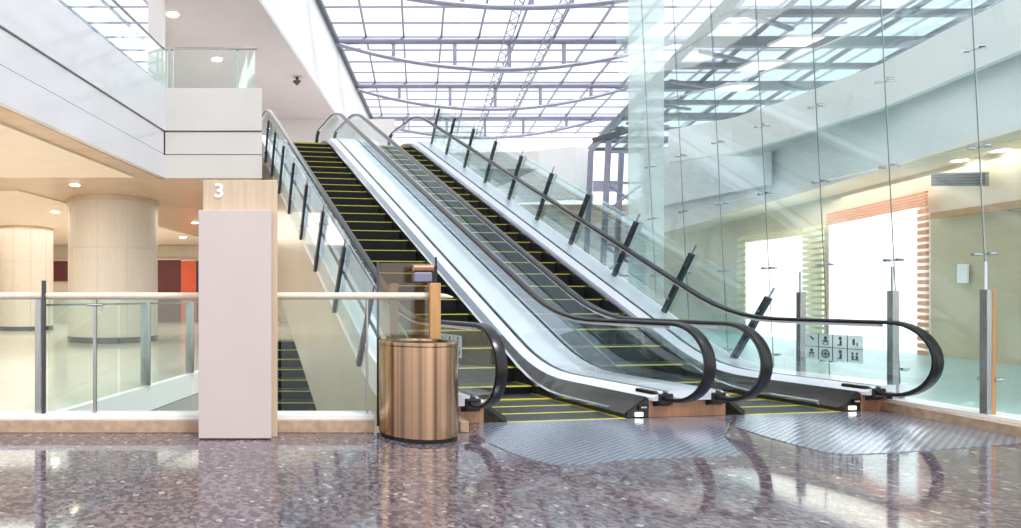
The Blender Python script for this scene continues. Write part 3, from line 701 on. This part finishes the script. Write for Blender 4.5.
slats(w2,826,925,214,191,226,207,5,'orange'); slats(w2,917,926,210,208,364,366,22,'orange')
fquad('base_panel','copper',829,362,376,925,366,384,-.85,.05,w2)
def fthing(name,label,cat,mat,*a,**k):
    o=fquad(name,mat,*a,**k); tag(o,label,cat); return o
g1=thing('ceiling_grille','grey rectangular air grille high on the beige wall at the right edge','vent',FP(957,180,-.9))
fquad('frame','grille',931,173,186,985,172,186,-.85,.06,g1)
for k in range(4): fquad('slat','darkpost',932,174.5+k*3,176+k*3,984,173.5+k*3,175+k*3,-.80,.03,g1)
fthing('yellow_band','warm yellow lintel band above the shop at the right edge','panel','woodpost',930,213,219,1060,194,203,-.72,.08)
fthing('tan_wall_panel','tan shop wall panel under the yellow lintel at the right edge','panel','tan',931,217,372,1062,200,398,-.9,.06)
nt=fthing('wall_notice','small white notice on the beige shop wall','notice','textw',957,264,283,967,264,283,-.82,.03)
# interior partition
for (x,y) in ((1000,150),(960,160),):
    downlight(x,y,4.0,'right hall downlight near the grille' if x==960 else 'right hall downlight at the right edge',.12)

# ------------------------------------------------------------------ glass wall
gw=thing('glass_wall','tall frameless glass wall on a beige stone curb at the right, with spider fittings','glass wall',(6.9,6.4,.1))
GX=lambda Y,z=1.2: 6.87+.06*(Y-5.55)-.05*(z-1.2)
jy=[3.89,4.72,5.55,6.38,7.21,8.04,8.87,9.70,10.53,11.36]
def gpan(y0,y1,z0,z1):
    m=MB(); q=[(GX(y0,z0),y0,z0),(GX(y1,z0),y1,z0),(GX(y1,z1),y1,z1),(GX(y0,z1),y0,z1)]
    m.add(q+[(p[0]+.015,p[1],p[2]) for p in q],[(0,1,2,3),(7,6,5,4),(0,4,5,1),(1,5,6,2),(2,6,7,3),(3,7,4,0)]); m.build('glass_panel','glassw',gw)
for a,b in zip(jy[:-1],jy[1:]):
    gpan(a+.006,b-.006,.13,2.62); gpan(a+.006,b-.006,2.635,5.2); gpan(a+.006,b-.006,5.215,8.6)
m=MB()
for a in jy[2:]:
    pass
for Y in jy[1:-1]:
    m=MB(); m.bar((GX(Y,.13)+.008,Y,.13),(GX(Y,8.6)+.008,Y,8.6),.007,.007); m.build('joint_seal','grille',gw)
def spider(Y,z):
    x=GX(Y,z); m=MB()
    for dy in (-.06,.06):
        m.tube([(x-.03,Y+dy,z-.0),(x+.03,Y+dy,z)],.017,10); m.tube([(x+.06,Y,z),(x+.03,Y+dy,z)],.007,6)
    m.tube([(x+.03,Y-.0,z),(x+.12,Y,z)],.01,8); m.build('spider_fitting','chrome',gw,smooth=True)
for Y in jy[2:-1]:
    for z in (.45,1.62,2.63,3.55): spider(Y,z)
# posts of glass wall
for px in (987,893,801):
    Y={987:5.52,893:6.36,801:7.46}[px]; X=(px-CX)/F*Y
    p=thing('wall_post',{987:'steel post with honey wood face at the foot of the glass wall, rightmost',893:'steel post at the glass wall crossing the rightmost handrail loop',801:'narrow steel post beside the pictogram sticker'}[px],'post',(X,Y,.1),'short posts along the foot of the glass wall')
    m=MB(); m.box((X-.035,Y-.03,.1),(X+.01 if px==987 else X+.035,Y+.03,1.29)); m.build('shaft','steel',p,bevel=.003)
    if px==987:
        m=MB(); m.box((X+.012,Y-.03,.1),(X+.05,Y+.03,1.29)); m.build('wood_face','woodpost',p,bevel=.003)
    m=MB(); m.tube([(X-.01,Y,1.29),(X-.01,Y,1.55)],.012,8); m.build('rod','chrome',p)
m=MB(); m.prism([(6.53,3.6),(7.0,3.6),(7.42,11.5),(6.98,11.5),(6.78,6.42),(6.62,5.2)],0,.10); struct('trim_4',m,'curb',bevel=.004)
m=MB(); m.prism([(6.70,3.6),(6.98,3.6),(7.40,11.5),(7.05,11.5)],.10,.13); struct('trim_5',m,'white')
# milky end fin
m=MB(); m.box((GX(11.4)+.02,11.40,0.1),(AT(664,0,11.4)[0],11.42,8.6)); tag(m.build('glass_fin','glassm'),'pale milky glass fin closing the far end of the glass wall','glass panel')

# ------------------------------------------------------------------ glass roof
ZR=13.0
gr=thing('glass_roof','bright atrium skylight of clear panes on thin lavender steel bars','skylight',(10,28,ZR))
m=MB(); m.box((-14,2,ZR+.32),(26,44,ZR+.34)); m.build('glazing','roofglass',gr)
for k in range(30):                    # purlins across
    Y=3.2+k*1.42
    m=MB(); m.bar((-14,Y,ZR+.28),(26,Y,ZR+.28),.07,.07); m.build('purlin','bluesteel',gr)
for k in range(-9,16):                   # bars in building direction
    X0=6.9+k*1.72
    m=MB(); m.bar((X0-(27-3)*DX*.95,3,ZR+.2),(X0+(43-27)*DX*.95,43,ZR+.2),.085,.10); m.build('glazing_bar','bluesteel',gr)
# triangulated lattice strips
for X0 in (11.6,13.4):
    m=MB(); 
    for off in (-.18,.18): m.bar((X0+off-(27-14)*DX,14,ZR-.1),(X0+off+(43-27)*DX,43,ZR-.1),.05,.05)
    for k in range(58):
        Y=14+k*.5; c=X0+(Y-27)*DX; sg=.18*(1 if k%2 else -1); m.bar((c+sg,Y,ZR-.1),(c-sg+.5*DX,Y+.5,ZR-.1),.03,.03)
    m.build('lattice_strip','bluesteel',gr)
Ys=[15.6,21.35,27.1,32.8,38.6]
labs=['arched','frontmost roof beam with hanging curved tie at the top edge of the photo','second roof beam with bowed tie rod, across the upper skylight','third roof beam with bowed tie rod, midway back in the skylight','farthest roof beam with tie rod low in the skylight']
for Y,l in zip(Ys,labs):
    if l=='arched': continue
    xl=G(333,0,0)[0] if False else (332-CX)/F*27.1+ (Y-27.1)*DX; xr=xl+15.6
    t=thing('roof_truss',l,'roof truss',((xl+xr)/2,Y,ZR),'bowed steel trusses of the skylight')
    m=MB(); m.tube([(xl,Y,ZR),(xr+4,Y,ZR)],.15,12); m.build('top_beam','bluesteel',t,smooth=True)
    pts=[(xl+(xr-xl)*u,Y,ZR-.05-4*1.25*u*(1-u)) for u in [q/24 for q in range(25)]]
    m=MB(); m.tube(pts,.10,10); m.build('tie_rod','bluesteel',t,smooth=True)
    for u in (.18,.36,.52,.68,.86):
        x=xl+(xr-xl)*u; m=MB(); m.bar((x,Y,ZR),(x,Y,ZR-.05-5*u*(1-u)),.14,.10); m.build('strut','bluesteel',t)
# edge beam along the white band
m=MB(); m.bar((Ub(10)+.1,10,12.95),(Ub(44)+.1,44,12.95),.16,.2); tag(m.build('edge_beam','roofdark'),'dark steel edge beam where the skylight meets the white sloping band','beam')
# second, darker roof over the right building
za=11.0; a=G(729,5,za); b=G(665,72,za)
LR=lambda Y:a[0]+(b[0]-a[0])*(Y-a[1])/(b[1]-a[1])
rr=thing('glass_roof','darker bluish glazed roof on heavy steel beams over the right building','skylight',(LR(22)+3,22,za))
m=MB(); m.prism([(LR(9),9),(LR(40),40),(44,40),(40,9)],za+.3,za+.34); m.build('glazing','blueglaze',rr)
m=MB(); m.bar((LR(9),9,za+.05),(LR(40),40,za+.05),.25,.35); m.build('edge_beam','roofdark',rr)
for k in range(13):
    Y=11+k*2.3; m=MB(); m.bar((LR(Y),Y,za-.05),(LR(Y)+22,Y,za-.05),.22,.38 if k%2 else .2); m.build('cross_beam','roofdark',rr)
for k in range(1,10):
    m=MB(); o_=k*2.2; m.bar((LR(9)+o_,9,za+.15),(LR(40)+o_,40,za+.15),.12,.14); m.build('glazing_bar','roofdark',rr)
for k in range(8):
    Y=13+k*3; m=MB(); m.bar((LR(Y),Y,za-.6),(LR(Y+2.3)+3,Y+2.3,za-.1),.12,.12); m.build('brace','roofdark',rr)
for i_,(x,y) in enumerate(((796,42),(762,66),(735,88))):
    X,Y=G(x,y,za-.4); t=thing('light_panel',['rectangular lit ceiling panel behind the glass, highest of three','rectangular lit ceiling panel behind the glass, middle of three','rectangular lit ceiling panel behind the glass, lowest of three'][i_],'ceiling light',(X,Y,za-.4),'three lit panels under the dark roof')
    m=MB(); m.box((X-.65,Y-.35,za-.42),(X+.65,Y+.35,za-.40)); m.build('diffuser','lampp',t)
    m=MB(); m.box((X-.7,Y-.4,za-.40),(X+.7,Y+.4,za-.30)); m.build('housing','white',t)
# olive-beige soffit strip in right upper hall
m=MB(); m.prism([(FX(3)+1.2,3),(FX(13.2)+1.2,13.2),(FX(13.2)+9,13.2),(FX(3)+9,3)],8.3,8.5); struct('ceiling_right_upper',m,'bronze')
fwall(3,13.2,5.6,8.3,6,.2,'grille','wall_right_upper')

# ------------------------------------------------------------------ far end of atrium
m=MB(); pts=[]
for px,Y in ((380,30),(440,29),(500,28),(550,27),(575,26.6),(588,27),(593,28),(592,31)): pts.append(((px-CX)/F*Y,Y))
for a_,b_ in zip(pts[:-1],pts[1:]): m.prism([a_,b_,(b_[0],b_[1]+.2),(a_[0],a_[1]+.2)] if b_[1]-a_[1]<.9 else [a_,b_,(b_[0]-.2,b_[1]),(a_[0]-.2,a_[1])],5.7,8.05)
struct('wall_far_parapet',m,'white')
m=MB(); m.box((4,33.5,0),(30,33.7,5.7)); struct('wall_far',m,'white')
m=MB(); m.box((4,28.2,5.4),(19,34,5.7)); struct('floor_far_upper',m,'bronze')
m=MB(); m.box((7.3,28.5,0.0),(8.2,29.4,5.4)); 
for i_,X in enumerate((12.5,15.0)):
    m=MB(); m.box((X-.35,29.5,0),(X+.35,30.2,5.4)); tag(m.build('far_pier','white'),['white pier in the far recess, left one','white pier in the far recess, next to the lattice tower'][i_],'pier')
m=MB(); m.prism([(8,36),(16,36),(17,38),(8,38)],8.6,9.3); struct('trim_6',m,'bronze')
m=MB(); m.box((3,39,8.3),(24,39.3,9.0)); struct('trim_7',m,'bluesteel')
lt=thing('steel_lattice_tower','tall pale steel lattice frame at the far end, left of the glass wall','lattice tower',((615-CX)/F*24,24,0))
Yt=24; xa,xb=(600-CX)/F*Yt,(640-CX)/F*Yt
for (x,y) in ((xa,Yt),(xb,Yt),(xa+.2,Yt+1.6),(xb-.1,Yt+1.6)):
    m=MB(); m.bar((x,y,0),(x+.35,y,7.6),.16,.16); m.build('upright','bluesteel',lt)
for k in range(6):
    z=.9+k*1.25; m=MB(); m.bar((xa+.05*k,Yt,z),(xb+.05*k,Yt,z),.09,.09); m.build('rung','bluesteel',lt)
    m=MB(); m.bar((xa+.05*k,Yt,z),(xb+.05*k,Yt,z+1.25 if k%2 else z-1.1),.08,.08); m.build('diagonal','bluesteel',lt)
m=MB(); m.bar((xa-.3,Yt,7.6),(xb+.6,Yt-1.5,8.2),.16,.2); m.build('head_beam','darkpost',lt)

# ------------------------------------------------------------------ light
w=bpy.data.worlds.new('sky'); sc.world=w; w.use_nodes=True; nt_=w.node_tree; nt_.nodes.clear()
bg=nt_.nodes.new('ShaderNodeBackground'); wo=nt_.nodes.new('ShaderNodeOutputWorld')
bg.inputs[0].default_value=(.96,.98,1,1); bg.inputs[1].default_value=1.0; nt_.links.new(bg.outputs[0],wo.inputs[0])
def area(name,loc,size,power,col,rot=(0,0,0)):
    l=bpy.data.lights.new(name,'AREA'); l.shape='RECTANGLE'; l.size,l.size_y=size; l.energy=power; l.color=col
    o=bpy.data.objects.new(name,l); C.objects.link(o); o.location=loc; o.rotation_euler=rot; return o
area('lower_hall_fill',(-8,11,3.9),(8,5),230,(1,.95,.9))  # added fill under the slab, stands in for the small downlights
area('rear_hall_fill',(-6,23,3.9),(12,10),420,(1,.95,.9))  # added fill brightening the rear of the lower hall
area('upper_hall_fill',(0,20,9.2),(4,8),120,(1,.98,.96))  # added fill below the upper soffit, larger than its downlights
area('right_hall_fill',(14.6,12,3.9),(2,12),120,(1,.95,.88))  # added fill brightening the hall behind the glass wall
su=bpy.data.lights.new('sun','SUN'); su.energy=1.2; su.angle=math.radians(12); so=bpy.data.objects.new('sun',su); C.objects.link(so); so.rotation_euler=(math.radians(28),math.radians(20),0)
